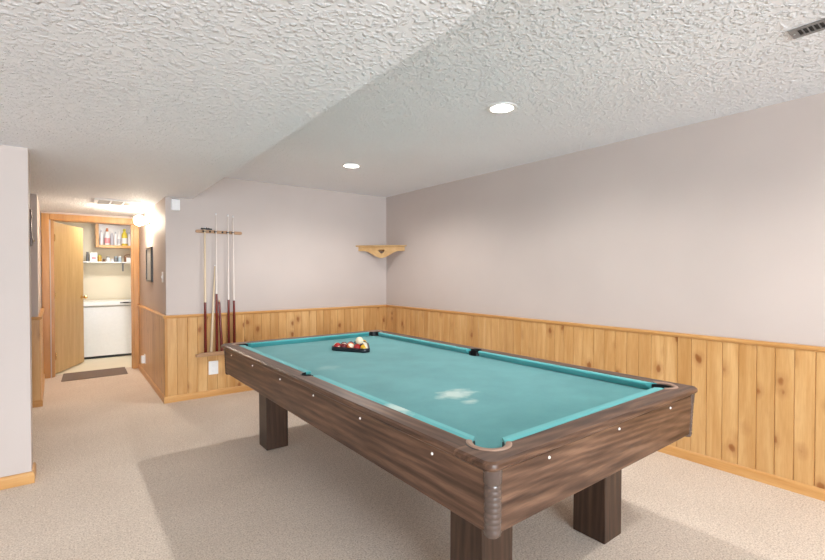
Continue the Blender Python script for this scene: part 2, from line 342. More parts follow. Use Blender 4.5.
# wainscot: tongue and groove boards
def wainscot(name, p0, p1, nrm, z0, z1, pitch, t=.016, seed=1):
    rnd = random.Random(seed); p0 = Vector((*p0, 0)); p1 = Vector((*p1, 0)); nrm = Vector((*nrm, 0)).normalized()
    Ln = (p1-p0).length; d = (p1-p0).normalized(); bm = bmesh.new(); s = 0
    lay = bm.loops.layers.float_color.new('board')
    def quad(a, b, c):
        sa, ta = a; sb, tb = b; q0 = p0+d*sa+nrm*ta; q1 = p0+d*sb+nrm*tb
        f = bm.faces.new([bm.verts.new((*q0[:2], z0)), bm.verts.new((*q1[:2], z0)), bm.verts.new((*q1[:2], z1)), bm.verts.new((*q0[:2], z1))])
        for l in f.loops: l[lay] = c
    while s < Ln-1e-4:
        w = min(pitch*rnd.choice([1, 1, 1, .98, 1.03]), Ln-s); c = rnd.random(); c = (c, c, c, 1); g = .006
        if w < .02: quad((s, t), (s+w, t), c); break
        quad((s, t-.0065), (s+g*.6, t), c); quad((s+g*.6, t), (s+w*.5-.003, t), c)
        quad((s+w*.5-.003, t), (s+w*.5+.003, t), c)
        quad((s+w*.5+.003, t), (s+w-g*.6, t), c); quad((s+w-g*.6, t), (s+w, t-.0065), c)
        s += w
    # back slab so that the panelling has thickness
    q = [p0-nrm*.0, p1-nrm*.0, p1+nrm*(t-.008), p0+nrm*(t-.008)]
    prism(bm, [v[:2] for v in q], z0, z1)
    for v in bm.verts: pass
    me = bpy.data.meshes.new(name); bm.to_mesh(me); bm.free(); me.materials.append(M['pine'])
    o = bpy.data.objects.new(name, me); C.objects.link(o); o['kind'] = 'structure'; return o
wainscot('trim_1', (XR, YR), (XR, YB), (-1, 0), .06, .90, .0965, seed=4)
wainscot('trim_2', (XH, YB), (XR-.016, YB), (0, -1), .06, .90, .1, seed=9)
wainscot('trim_3', (XH, YD), (XH, YB-.016), (-1, 0), .06, .90, .1, seed=3)
wainscot('trim_4', (-1.0, 5.95), (-.229, 5.95), (0, -1), .06, .90, .1, seed=5)
wainscot('trim_5', (-.243, 5.934), (-.275, 7.5), (1, .02), .06, .90, .1, seed=6)
def moulding(name, pts, nrms, prof, mat):
    """sweep a (offset, z) profile along a plan polyline; nrms = outward offset vector at each point"""
    bm = bmesh.new(); rings = []
    for p, n in zip(pts, nrms): rings.append([bm.verts.new((p[0]+n[0]*o, p[1]+n[1]*o, z)) for o, z in prof])
    k = len(prof)
    for j in range(len(rings)-1):
        for i in range(k): bm.faces.new([rings[j][i], rings[j+1][i], rings[j+1][(i+1) % k], rings[j][(i+1) % k]])
    bm.faces.new(rings[0][::-1]); bm.faces.new(rings[-1])
    return struct(name, bm, mat)
CAP = [(0, .884), (.020, .884), (.024, .890), (.030, .893), (.033, .902), (.032, .910), (.026, .915), (0, .915)]
BASE = [(0, 0), (.028, 0), (.028, .052), (.024, .062), (.018, .068), (0, .070)]
BASE2 = [(0, 0), (.016, 0), (.016, .056), (.012, .066), (.008, .072), (0, .074)]
moulding('trim_6', [(XR, YR), (XR, YB)], [(-1, 0), (-1, -1)], CAP, M['pine_y'])
moulding('trim_7', [(XR, YB), (XH, YB)], [(-1, -1), (-1, -1)], CAP, M['pine_x'])
moulding('trim_8', [(XH, YB), (XH, YD-.02)], [(-1, -1), (-1, 0)], CAP, M['pine_y'])
moulding('trim_9', [(-1.0, 5.95), (-.243, 5.95)], [(0, -1), (1, -1)], CAP, M['pine_x'])
moulding('trim_10', [(-.243, 5.95), (-.275, YD-.02)], [(1, -1), (1, 0)], CAP, M['pine_y'])
moulding('baseboard_right', [(XR, YR), (XR, YB)], [(-1, 0), (-1, -1)], BASE, M['pine_y'])
moulding('baseboard_back', [(XR, YB), (XH, YB)], [(-1, -1), (-1, -1)], BASE, M['pine_x'])
moulding('baseboard_hall', [(XH, YB), (XH, YD-.02)], [(-1, -1), (-1, 0)], BASE, M['pine_y'])
moulding('baseboard_left', [(XL, 3.80), (-.198, 3.80)], [(0, -1), (1, -1)], BASE2, M['pine_x'])
moulding('baseboard_left_end', [(-.198, 3.80), (-.198, 3.97)], [(1, -1), (1, 1)], BASE2, M['pine_y'])
moulding('baseboard_alcove', [(-1.0, 5.95), (-.243, 5.95)], [(0, -1), (1, -1)], BASE, M['pine_x'])
moulding('baseboard_hall_left', [(-.243, 5.95), (-.275, YD-.02)], [(1, -1), (1, 0)], BASE, M['pine_y'])
# corner bead where the two panelled faces meet
bm = bmesh.new(); box(bm, XH-.019, XH+.01, YB-.019, YB+.01, .06, .89); struct('trim_11', bm, M['pine_z'], bevel=.004)

# door casing and jambs
bm = bmesh.new()
box(bm, -.268, -.188, YD-.02, YD, 0, 2.13); box(bm, .738, .811, YD-.02, YD, 0, 2.13); box(bm, -.188, .738, YD-.02, YD, 2.052, 2.13)
struct('trim_12', bm, M['pine_z'], bevel=.006)
bm = bmesh.new()
box(bm, -.175, -.155, YD, YD+.13, 0, 2.05); box(bm, .728, .748, YD, YD+.13, 0, 2.05); box(bm, -.175, .748, YD, YD+.13, 2.045, 2.065)
box(bm, -.155, -.143, YD+.03, YD+.085, 0, 2.045); box(bm, .716, .728, YD+.03, YD+.085, 0, 2.045)
struct('trim_13', bm, M['pine_z'])
# laundry door, swung away into the laundry
d0 = Vector((-.145, 7.665)); d1 = Vector((.185, 8.47)); dl = (d1-d0).length; ang = math.atan2(d1.y-d0.y, d1.x-d0.x)
bm = bx(0, dl, -.0, .035, .012, 2.04); door = struct('door_1', bm, M['door'], bevel=.002)
door.location = (d0.x, d0.y, 0); door.rotation_euler = (0, 0, ang)
bm = bmesh.new(); lathe(bm, [(.0, -.075), (.02, -.073), (.028, -.058), (.024, -.044), (.012, -.036), (.011, -.012), (.03, -.008), (.032, 0)], 20, (dl-.07, 0, 1.0), 'Y')
obj('door_handle', bm, M['brass'], door, smooth=True)
bm = bmesh.new(); lathe(bm, [(.032, 0), (.03, .008), (.011, .012), (.012, .036), (.024, .044), (.028, .058), (.02, .073), (0, .075)], 20, (dl-.07, .035, 1.0), 'Y')
obj('door_handle', bm, M['brass'], door, smooth=True)
for z in (.25, 1.05, 1.83):
    bm = bmesh.new(); lathe(bm, [(.007, z-.045), (.007, z+.045)], 10, (-.004, -.008, 0)); box(bm, -.004, .03, -.003, 0, z-.045, z+.045)
    obj('hinge', bm, M['brass'], door)

# ------------------------------------------------------------------ ceiling lamps
CANLAB = ['round recessed ceiling lamp nearer the camera, lit, largest in the high ceiling', 'small lit recessed ceiling lamp farther back towards the corner',
          'unseen recessed ceiling lamp added behind the viewpoint', 'unseen recessed ceiling lamp added towards the rear fill window']
for i, (cx, cy) in enumerate(CANS):
    t = thing('recessed_ceiling_lamp', CANLAB[i], 'ceiling light', (cx, cy, ZU))
    bm = bmesh.new(); lathe(bm, [(.074, -.001), (.098, -.001), (.098, -.005), (.090, -.008), (.074, -.005)], 40); 
    bmesh.ops.delete(bm, geom=[f for f in bm.faces if len(f.verts) > 4], context='FACES_ONLY')
    n = 40; rs = [v for v in bm.verts]
    obj('trim_ring', bm, M['white_paint'], t, smooth=True)
    bm = bmesh.new(); lathe(bm, [(.0745, -.004), (.072, .03), (.066, .10), (.02, .125), (0, .125)], 40)
    bmesh.ops.delete(bm, geom=[f for f in bm.faces if len(f.verts) > 4], context='FACES_ONLY')
    obj('housing', bm, M['white_paint'], t, smooth=True)
    bm = bmesh.new(); lathe(bm, [(0, .028), (.03, .030), (.052, .040), (.056, .052), (.045, .085), (.02, .115), (0, .115)], 32)
    obj('bulb', bm, M['bulb'], t, smooth=True)
    li = bpy.data.lights.new('lamp_light', 'SPOT'); li.energy = (54, 74, 60, 60)[i]; li.spot_size = math.radians(162); li.spot_blend = .6; li.shadow_soft_size = .035; li.color = (1, .965, .92)
    lo = bpy.data.objects.new('lamp_light', li); C.objects.link(lo); lo.location = (cx, cy, ZU+.016)

# opal globe on the corridor wall
t = thing('globe_wall_lamp', 'glowing round white globe lamp on the corridor wall beside the laundry door', 'wall light', (XH, 6.46, 2.005))
bm = bmesh.new(); bmesh.ops.create_uvsphere(bm, u_segments=28, v_segments=18, radius=.062); bmesh.ops.translate(bm, verts=bm.verts, vec=(-.108, 0, 0)); obj('globe', bm, M['globe'], t, smooth=True)
bm = bmesh.new(); lathe(bm, [(.0, -.055), (.022, -.055), (.026, -.030), (.05, -.016), (.055, 0), (0, 0)], 24, axis='X'); obj('wall_mount', bm, M['brass'], t, smooth=True)
# laundry ceiling lamp
t = thing('laundry_ceiling_lamp', 'flush round ceiling lamp inside the laundry room', 'ceiling light', (.55, 8.35, 2.43))
bm = bmesh.new(); lathe(bm, [(.15, 0), (.15, -.02), (.13, -.05), (.07, -.075), (0, -.08)], 30); obj('lamp_shade', bm, plain('opal_diffuser', (1, .96, .9, 1), .3, 0, 4), t, smooth=True)
li = bpy.data.lights.new('laundry_light', 'AREA'); li.shape = 'DISK'; li.size = .3; li.energy = 17; li.color = (1, .97, .92)
lo = bpy.data.objects.new('laundry_light', li); C.objects.link(lo); lo.location = (.55, 8.35, 2.33)

t = thing('fill_ceiling_lamp', 'unseen round ceiling lamp added as fill light at the left of the viewpoint', 'ceiling light', (-1.7, .7, ZL))  # added out of view to brighten the floor on the left
bm = bmesh.new(); lathe(bm, [(.19, 0), (.19, -.02), (.16, -.06), (.09, -.085), (0, -.09)], 30); obj('lamp_shade', bm, plain('fill_opal_shade', (1, .97, .93, 1), .3, 0, 18), t, smooth=True)

# ------------------------------------------------------------------ vents
t = thing('ceiling_register', 'long grey metal slotted air register in the high ceiling at the right', 'ceiling vent', (2.545, .26, ZU))
W_, Ln_ = .105, .335
bm = bmesh.new(); box(bm, 0, W_, 0, .028, -.006, 0); box(bm, 0, W_, Ln_-.028, Ln_, -.006, 0); box(bm, 0, .022, .028, Ln_-.028, -.006, 0); box(bm, W_-.022, W_, .028, Ln_-.028, -.006, 0)
obj('frame', bm, M['vent_grey'], t, bevel=.002)
bm = bmesh.new(); box(bm, .02, W_-.02, .026, Ln_-.026, -.001, -.0003); obj('duct_opening', bm, M['slot'], t)
for k in range(15):
    y = .030+k*.0185; bm = bmesh.new()
    vs = box(bm, .02, W_-.02, y, y+.0035, -.006, -.001)
    obj('slat', bm, M['vent_grey'], t)
bm = bmesh.new(); lathe(bm, [(0, -.009), (.003, -.0085), (.005, -.006), (.005, -.004), (0, -.004)], 12, (W_/2, Ln_-.013, 0)); obj('screw', bm, M['steel'], t, smooth=True)

t = thing('ceiling_return_grille', 'white framed air grille with three grey panels in the corridor ceiling', 'ceiling vent', (.235, 5.86, ZL))
bm = bmesh.new(); ww, hh = .42, .40
for a in ((0, ww, 0, .03), (0, ww, hh-.03, hh), (0, .035, .03, hh-.03), (ww-.03, ww, .03, hh-.03), (.142, .156, .03, hh-.03), (.262, .276, .03, hh-.03)): box(bm, *a, -.012, 0)
obj('frame', bm, M['white_paint'], t)
for x0, x1 in ((.036, .141), (.157, .261), (.277, .389)):
    bm = bmesh.new(); box(bm, x0, x1, .031, hh-.031, -.003, -.001)
    for k in range(12): y = .038+k*.028; box(bm, x0, x1, y, y+.006, -.009, -.003)
    obj('louvre_panel', bm, M['louvre'], t)

# ------------------------------------------------------------------ pool table
X0, X1, Y0, Y1, ZT, ZBED = .985, 2.512, .908, 3.835, .785, .747
XM, YM = (X0+X1)/2, (Y0+Y1)/2
pool = thing('pool_table', 'large walnut pool table with worn teal cloth', 'pool table', (XM, YM, 0))
def rrect(x0, x1, y0, y1, r, n=10):
    pts = []
    for cx, cy, a in ((x1-r, y0+r, -PI/2), (x1-r, y1-r, 0), (x0+r, y1-r, PI/2), (x0+r, y0+r, PI)):
        for k in range(n+1): t_ = a+PI/2*k/n; pts.append((cx+r*math.cos(t_), cy+r*math.sin(t_)))
    return pts
PRF = [(.092, .750), (.024, .750), (.008, .756), (.001, .764), (0, .771), (.003, .779), (.012, ZT), (.092, ZT)]
bm = bmesh.new(); rings = []
for d, z in PRF:
    r = max(.040-d, .001); rings.append([bm.verts.new((x, y, z)) for x, y in rrect(X0+d, X1-d, Y0+d, Y1-d, r)])
n = len(rings[0])
for j in range(len(PRF)):
    a = rings[j]; b = rings[(j+1) % len(PRF)]
    for i in range(n): bm.faces.new([a[i], a[(i+1) % n], b[(i+1) % n], b[i]])
frame = obj('frame_full', bm, M['wal_y'])
PC = [(X0+.132, Y0+.132), (X1-.132, Y0+.132), (X0+.132, Y1-.132), (X1-.132, Y1-.132)]; PR = .0575
PS = [(X0+.098, YM), (X1-.098, YM)]; PSR = .050
cutters = [cyl_obj(x, y, PR, .6, .9) for x, y in PC]+[cyl_obj(x, y, PSR, .6, .9) for x, y in PS]
def piece(name, x0, x1, y0, y1, mat):
    bm = bmesh.new(); box(bm, x0, x1, y0, y1, .7, .85); c = obj('c', bm, mat)
    o = bpy.data.objects.new(name, frame.data.copy()); C.objects.link(o)
    boolean(o, c, 'INTERSECT'); kill(c)
    for q in cutters: 
        if x0-.2 < q_pos[q.name][0] < x1+.2 and y0-.2 < q_pos[q.name][1] < y1+.2: boolean(o, q)
    o.data.materials.clear(); o.data.materials.append(mat)
    for p in o.data.polygons: p.use_smooth = name == 'corner_block'; p.material_index = 0
    mark_sharp(o.data, 30)
    o.parent = pool; return o
q_pos = {c.name: p for c, p in zip(cutters, PC+PS)}
CC = .165
e = .0008
piece('side_rail', X0-.01, X0+.1, Y0+CC, YM-e, M['wal_y']); piece('side_rail', X0-.01, X0+.1, YM+e, Y1-CC, M['wal_y'])
piece('side_rail', X1-.1, X1+.01, Y0+CC, YM-e, M['wal_y']); piece('side_rail', X1-.1, X1+.01, YM+e, Y1-CC, M['wal_y'])
piece('end_rail', X0+CC, X1-CC, Y0-.01, Y0+.1, M['wal_x']); piece('end_rail', X0+CC, X1-CC, Y1-.1, Y1+.01, M['wal_x'])
cs = CC-e
for sx in (0, 1):
    for sy in (0, 1):
        ax = (X0-.01, X0+cs) if sx == 0 else (X1-cs, X1+.01); ay = (Y0-.01, Y0+cs) if sy == 0 else (Y1-cs, Y1+.01)
        c = piece('corner_block', *ax, *ay, M['wal_x'])
kill(frame)
# cloth bed with drop holes
bm = bmesh.new(); box(bm, X0+.10, X1-.10, Y0+.10, Y1-.10, .705, ZBED); bed = obj('cloth_bed', bm, M['cloth'], None)
for k, (x, y) in enumerate(PC):
    sx = -1 if x < XM else 1; sy = -1 if y < YM else 1
    c = cyl_obj(x+sx*.018, y+sy*.018, .050, .6, .9); boolean(bed, c); kill(c)
for (x, y) in PS:
    c = cyl_obj(x, y, .050, .6, .9); boolean(bed, c); kill(c)
for q in cutters: kill(q)
bed.parent = pool
# cushions
def cushion(axis, side, a, b, enda, endb):
    """axis 'Y' = runs along y at x side; a..b extent of the back; enda/endb = how far the nose is set in at each end"""
    prof = [(.0925, ZT-.002), (.0925, ZBED+.0005), (.118, ZBED+.0005), (.126, ZT-.022), (.1385, ZT-.010), (.1385, ZT-.003), (.133, ZT+.0012), (.110, ZT+.0015)]
    bm = bmesh.new(); rings = []
    for s, base, inset in ((0, a, enda), (1, b, endb)):
        ring = []
        for d, z in prof:
            k = (d-.0925)/(.1385-.0925); u = base+(inset*k if s == 0 else -inset*k)
            if axis == 'Y': p = (X0+d if side == 0 else X1-d, u, z)
            else: p = (u, Y0+d if side == 0 else Y1-d, z)
            ring.append(bm.verts.new(p))
        rings.append(ring)
    k = len(prof)
    for i in range(k): bm.faces.new([rings[0][i], rings[1][i], rings[1][(i+1) % k], rings[0][(i+1) % k]])
    bm.faces.new(rings[0][::-1]); bm.faces.new(rings[1])
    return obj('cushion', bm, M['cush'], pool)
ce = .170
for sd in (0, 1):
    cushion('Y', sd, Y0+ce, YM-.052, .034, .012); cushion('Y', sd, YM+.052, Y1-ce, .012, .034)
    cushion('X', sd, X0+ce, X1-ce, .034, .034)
# pockets: ring on top, black liner below
def arc_strip(bm, cx, cy, a0, a1, prof, n=28):
    rings = []
    for i in range(n+1):
        a = a0+(a1-a0)*i/n; rings.append([bm.verts.new((cx+r*math.cos(a), cy+r*math.sin(a), z)) for r, z in prof])
    k = len(prof)
    for j in range(n):
        for i in range(k): bm.faces.new([rings[j][i], rings[j+1][i], rings[j+1][(i+1) % k], rings[j][(i+1) % k]])
    bm.faces.new(rings[0][::-1]); bm.faces.new(rings[-1])
for (x, y) in PC:
    mid = math.atan2(y-YM, x-XM); mid = math.atan2(1 if y > YM else -1, 1 if x > XM else -1)
    bm = bmesh.new(); arc_strip(bm, x, y, mid-math.radians(97), mid+math.radians(97), [(PR-.002, ZT-.018), (PR-.002, ZT+.001), (PR+.003, ZT+.004), (PR+.015, ZT+.004), (PR+.019, ZT+.0005), (PR+.019, ZT-.001), (PR+.001, ZT-.002)])
    pk = obj('pocket', bm, M['ring'], pool, smooth=True)
    bm = bmesh.new(); arc_strip(bm, x, y, mid-math.radians(118), mid+math.radians(118), [(PR-.006, .66), (PR-.006, ZT-.005), (PR-.0025, ZT-.005), (PR-.0025, .66)])
    lathe(bm, [(0, .655), (PR-.004, .655), (PR-.004, .662), (0, .662)], 28, (x, y, 0))
    obj('pocket_liner', bm, M['black'], pk)
    # dark finger slot beside the ring
    for sg in (-1,):
        a = mid-math.radians(50) if (x < XM) == (y < YM) else mid+math.radians(50)
        bm = bmesh.new(); arc_strip(bm, x, y, a-math.radians(24), a+math.radians(24), [(PR+.0195, ZT-.0002), (PR+.0195, ZT+.0009), (PR+.025, ZT+.0009), (PR+.025, ZT-.0002)], 14)
        obj('ring_gap', bm, M['black'], pk)
for i, (x, y) in enumerate(PS):
    mid = PI if i == 0 else 0
    bm = bmesh.new(); arc_strip(bm, x, y, mid-math.radians(92), mid+math.radians(92), [(PSR-.006, ZT-.012), (PSR-.006, ZT+.001), (PSR-.002, ZT+.002), (PSR-.0005, ZT+.001), (PSR-.0005, ZT-.012)])
    pk = obj('side_pocket', bm, M['black'], pool, smooth=True)
    bm = bmesh.new(); arc_strip(bm, x, y, mid-math.radians(130), mid+math.radians(130), [(PSR-.005, .66), (PSR-.005, ZT-.013), (PSR-.0015, ZT-.013), (PSR-.0015, .66)])
    lathe(bm, [(0, .655), (PSR-.003, .655), (PSR-.003, .662), (0, .662)], 28, (x, y, 0))
    obj('pocket_liner', bm, M['black'], pk)
# aprons: a slightly battered board per side
AZ0, AZ1 = .555, .7515
def apron(name, face, p, q, mat, inset=.007):
    # face = outward normal; p, q plan end points of the outer top line
    bm = bmesh.new(); nx, ny = face; th = .024
    def P(pt, off, z): return bm.verts.new((pt[0]+nx*off, pt[1]+ny*off, z))
    v = [P(p, 0, AZ1), P(q, 0, AZ1), P(q, -inset, AZ0), P(p, -inset, AZ0), P(p, -th, AZ1), P(q, -th, AZ1), P(q, -inset-th, AZ0), P(p, -inset-th, AZ0)]
    for f in [(0, 1, 2, 3), (5, 4, 7, 6), (0, 4, 5, 1), (3, 2, 6, 7), (0, 3, 7, 4), (1, 5, 6, 2)]: bm.faces.new([v[i] for i in f])
    return obj(name, bm, mat, pool, bevel=.002)
AX0, AX1, AY0, AY1 = 1.007, 2.483, .922, 3.813
apron('side_apron', (-1, 0), (AX0, AY0+.024), (AX0, AY1-.024), M['wal_y']); apron('side_apron', (1, 0), (AX1, AY0+.024), (AX1, AY1-.024), M['wal_y'])
apron('end_apron', (0, -1), (AX0+.024, AY0), (AX1-.024, AY0), M['wal_x']); apron('end_apron', (0, 1), (AX0+.024, AY1), (AX1-.024, AY1), M['wal_x'])
bm = bx(AX0+.04, AX1-.04, AY0+.04, AY1-.04, .60, .625); obj('underframe', bm, M['underside'], pool)
# ribbed corner castings
for sx, sy in ((0, 0), (1, 0), (0, 1), (1, 1)):
    prof = [(0, AZ0-.014), (.026, AZ0-.014), (.030, AZ0-.010)]
    z = AZ0-.006
    for k in range(9):
        h = .0165; prof += [(.0305, z), (.0322, z+.004), (.0327, z+h*.5), (.0322, z+h-.004), (.0305, z+h)]; z += h+.0012
    prof += [(.0335, z+.002), (.0345, AZ1-.008), (.0345, AZ1+.006), (0, AZ1+.006)]
    bm = bmesh.new(); lathe(bm, [(r*.86, h) for r, h in prof], 28)
    # shear follows the apron's batter
    cx = AX0+.024 if sx == 0 else AX1-.024; cy = AY0+.023 if sy == 0 else AY1-.023
    for v in bm.verts:
        f = max(0, (AZ1-v.co.z)/(AZ1-AZ0))*.007
        v.co.x += cx+(f if sx == 0 else -f); v.co.y += cy+(f if sy == 0 else -f)
    obj('corner_casting', bm, M['casting'], pool, smooth=True)
# legs
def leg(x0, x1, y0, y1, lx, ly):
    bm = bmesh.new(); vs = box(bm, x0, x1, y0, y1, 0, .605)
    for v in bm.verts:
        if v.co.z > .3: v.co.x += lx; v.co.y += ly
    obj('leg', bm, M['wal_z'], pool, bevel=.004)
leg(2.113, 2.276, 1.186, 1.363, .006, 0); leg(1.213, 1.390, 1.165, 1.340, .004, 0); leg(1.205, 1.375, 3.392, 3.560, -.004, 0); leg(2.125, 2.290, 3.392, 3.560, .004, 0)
# pearl bolts
def bolt(x, y, z, ax, s):
    bm = bmesh.new(); pr = [(.0056, 0), (.0053, .002), (.0033, .0042), (0, .005)]
    lathe(bm, [(r, h*s) for r, h in pr], 12, (0, 0, 0), ax)
    obj('rail_bolt', bm, M['bolt'], pool, smooth=True).data.transform(Matrix.Translation((x, y, z)))
bat = lambda z: .007*(AZ1-z)/(AZ1-AZ0)
for y in (1.205, 1.69, 2.155, 2.61, 3.11, 3.60): bolt(AX0+bat(.722)-.0005, y, .722, 'X', -1); bolt(AX1-bat(.722)+.0005, y, .722, 'X', 1)
for x in (1.285, 1.745, 2.205): bolt(x, AY0+bat(.731)-.0005, .731, 'Y', -1); bolt(x, AY1-bat(.726)+.0005, .726, 'Y', 1)
rebase(pool)
TR = math.radians(.25)          # the table stands a touch askew in the room, pivoted at its near left corner
rel = Vector((XM-X0, YM-Y0)); pool.location = (X0+rel.x*math.cos(TR)-rel.y*math.sin(TR), Y0+rel.x*math.sin(TR)+rel.y*math.cos(TR), 0); pool.rotation_euler = (0, 0, TR)

# ------------------------------------------------------------------ triangle rack and balls
BR = .0298; zb = ZBED+BR
A = Vector((1.625, 3.225)); Bv = Vector((1.806, 2.915)); cen = None
ed_ = (Bv-A).normalized(); pp = Vector((-ed_.y, ed_.x));  pp = pp if pp.x > 0 else -pp
# ball grid: front row of five along the edge A-B, apex away
inn = A+(Bv-A)*.5+pp*(BR+.010)
rows = []
for r in range(5):
    for k in range(5-r): rows.append(inn+ed_*((k-(4-r)/2)*2.01*BR)+pp*(r*1.74*BR))
cent = sum(rows, Vector((0, 0)))/15
rk = thing('ball_rack', 'black triangular rack standing on the teal cloth', 'billiard rack', (cent.x, cent.y, ZBED))
def tri(off, rnd_, n=6):
    cs = [rows[0], rows[4], rows[14]]; pts = []
    for i, c in enumerate(cs):
        a = cs[i-1]; b = cs[(i+1) % 3]; out = (c-cent).normalized(); a0 = math.atan2(out.y, out.x)
        for k in range(n+1):
            t_ = a0+(k/n-.5)*2*PI/3*(1 if (cs[1]-cs[0]).cross(cs[2]-cs[0]) > 0 else -1); pts.append(c+Vector((math.cos(t_), math.sin(t_)))*off)
    return pts
bm = bmesh.new(); RR = []
for off, z in ((BR+.001, .001), (BR+.014, .001), (BR+.015, .006), (BR+.015, .028), (BR+.012, .032), (BR+.001, .032)):
    RR.append([bm.verts.new((p.x-cent.x, p.y-cent.y, z)) for p in tri(off, 0)])
for j in range(len(RR)):
    a, b = RR[j], RR[(j+1) % len(RR)]
    for i in range(len(a)): bm.faces.new([a[i], a[(i+1) % len(a)], b[(i+1) % len(a)], b[i]])
obj('frame', bm, M['blackp'], rk, smooth=True)
def ball(mats, loc, name, label, rot):
    bm = bmesh.new(); bmesh.ops.create_uvsphere(bm, u_segments=24, v_segments=16, radius=BR)
    if len(mats) > 1:
        for f in bm.faces:
            if abs(f.calc_center_median().z) > BR*.52: f.material_index = 1
    else:
        mats = [mats[0], M['ball_white']]
        for f in bm.faces:
            if f.calc_center_median().x > BR*.9: f.material_index = 1
    o = obj(name, bm, mats, smooth=True, loc=loc); o.rotation_euler = rot
    return tag(o, label, 'billiard ball', 'balls in the triangle rack')
cols = ['red', 'orange', 'yellow', 'blue', 'purple', 'green', 'maroon', 'black']
order = [('red', 1), ('maroon', 1), ('orange', 1), ('red', 0), ('yellow', 1), ('maroon', 0), ('orange', 0), ('green', 1), ('purple', 1), ('purple', 0), ('blue', 0), ('blue', 1), ('green', 0), ('black', 0), ('yellow', 0)]
rowname = ['row nearest the viewer', 'second row from the viewer', 'middle row', 'second row from the apex', 'apex of the triangle']
posn = {5: ['left corner', 'second from left', 'middle', 'second from right', 'right corner'], 4: ['leftmost', 'second from left', 'second from right', 'rightmost'], 3: ['left', 'middle', 'right'], 2: ['left', 'right'], 1: ['single ball']}
i = 0
for r in range(5):
    for k in range(5-r):
        c, st = order[i]; p = rows[i]
        ball([M['ball_'+c], M['ball_white']] if st else [M['ball_'+c]], (p.x, p.y, zb), 'billiard_ball',
             f"{'white ball with ' + c + ' stripe' if st else 'solid ' + c + ' ball'} in the triangle, {rowname[r]}, {posn[5-r][k]}", (random.uniform(.5, 1.4), random.uniform(-.6, .6), random.uniform(0, 6)))
        i += 1
# cue ball nested on top of three balls
a, b, c = rows[3], rows[7], rows[8]; top = (a+b+c)/3
bm = bmesh.new(); bmesh.ops.create_uvsphere(bm, u_segments=28, v_segments=18, radius=BR+.0008)
cb = obj('cue_ball', bm, M['ivory'], smooth=True, loc=(top.x, top.y, zb+2*BR*.8165+.001)); tag(cb, 'plain cream cue ball lying on top of the racked balls', 'billiard ball')

# ------------------------------------------------------------------ cues and cue rack on the end wall
t = thing('cue_rack', 'wall mounted wooden cue holder bar with dark clips above the panelling', 'cue rack', (1.342, YB, 1.812))
bm = bmesh.new(); hw = .228; pts = [(-hw+.018*(1-math.cos(a)), .018*math.sin(a)) for a in ()]
prof = []
for k in range(9): a = PI/2+PI*k/8; prof.append((-hw+.017*math.cos(a), .017*math.sin(a)))
for k in range(9): a = -PI/2+PI*k/8; prof.append((hw+.017*math.cos(a), .017*math.sin(a)))
va = [bm.verts.new((x, 0, z)) for x, z in prof]; vb = [bm.verts.new((x, -.020, z)) for x, z in prof]
bm.faces.new(va); bm.faces.new(vb[::-1])
for k in range(len(prof)): bm.faces.new([va[k], va[(k+1) % len(prof)], vb[(k+1) % len(prof)], vb[k]])
obj('bar', bm, M['rackwood'], t, bevel=.003)
for x in (-.162, -.045, .085, .139, .2):
    bm = bmesh.new(); arc = []
    tube(bm, [(x+.017*math.cos(a), -.034+.016*math.sin(a)*1.0, 0) for a in [PI*.86+ (PI*1.28)*k/0.0 if 0 else math.radians(130+280*k/10) for k in range(11)]] , .0035, 8)
    box(bm, x-.012, x+.012, -.022, -.018, -.009, .009)
    if x != .2: obj('cue_clip', bm, M['black'], t)
    else: bm.free()
for x in (-.10, .03):
    bm = bmesh.new(); lathe(bm, [(0, -.0235), (.009, -.023), (.011, -.020), (0, -.020)], 14, (x, 0, 0), 'Y'); obj('mounting_screw', bm, M['slot'], t)
t = thing('cue_rest_shelf', 'narrow wooden foot ledge under the cues on the pine panelling', 'cue rack', (1.33, YB-.017, .468))
bm = bmesh.new(); prof = []
for k in range(9): a = PI/2+PI*k/8; prof.append((-hw+.02*math.cos(a), -.03+.03*math.sin(a)))
bm2 = [(hw, -.06), (hw+.02, -.03), (hw, 0)]
prism(bm, [(x, y) for x, y in prof]+bm2, -.014, .014); obj('ledge', bm, M['rackwood'], t, bevel=.004)
bm = bx(-hw+.01, hw-.01, -.062, -.055, .012, .03); obj('lip', bm, M['rackwood'], t)

CY = YB-.047
def cue(label, xb, xt, zb_, zt, split, r0, r1, mshaft, mbutt, name='pool_cue', ytop=YB-.035, extra=None, wrap=True):
    t = thing(name, label, 'pool cue', (xb, CY, zb_), 0)
    d = Vector((xt-xb, ytop-CY, zt-zb_)); f = (split-zb_)/(zt-zb_)
    rm = r0+(r1-r0)*f
    bm = bmesh.new(); tube(bm, [Vector((0, 0, 0)), Vector((0, 0, .004)), d*(f*.98), d*f], [r0*.8, r0, rm*1.02, rm], 14); obj('butt', bm, mbutt, t, smooth=True)
    bm = bmesh.new(); tube(bm, [d*f, d*.985], [rm, r1], 14); obj('shaft', bm, mshaft, t, smooth=True)
    bm = bmesh.new(); tube(bm, [d*.985, d*.997], [r1, r1], 12); obj('ferrule', bm, M['plate'], t, smooth=True)
    bm = bmesh.new(); tube(bm, [d*.997, d*.999, d], [r1, r1, r1*.6], 12); obj('tip', bm, M['tub_blue'], t, smooth=True)
    return t
z0c = .4835
br = cue('bridge stick with pale shaft, dark butt and black head, leftmost on the rack', 1.182, 1.185, z0c, 1.86, 1.04, .0155, .008, M['maple'], M['cue_red'], 'bridge_stick')
bm = bmesh.new()
prof = [(-.055, 0), (-.055, .012), (-.045, .020), (-.032, .012), (-.022, .022), (-.010, .013), (0, .024), (.012, .013), (.024, .022), (.036, .012), (.048, .018), (.058, .008), (.058, 0)]
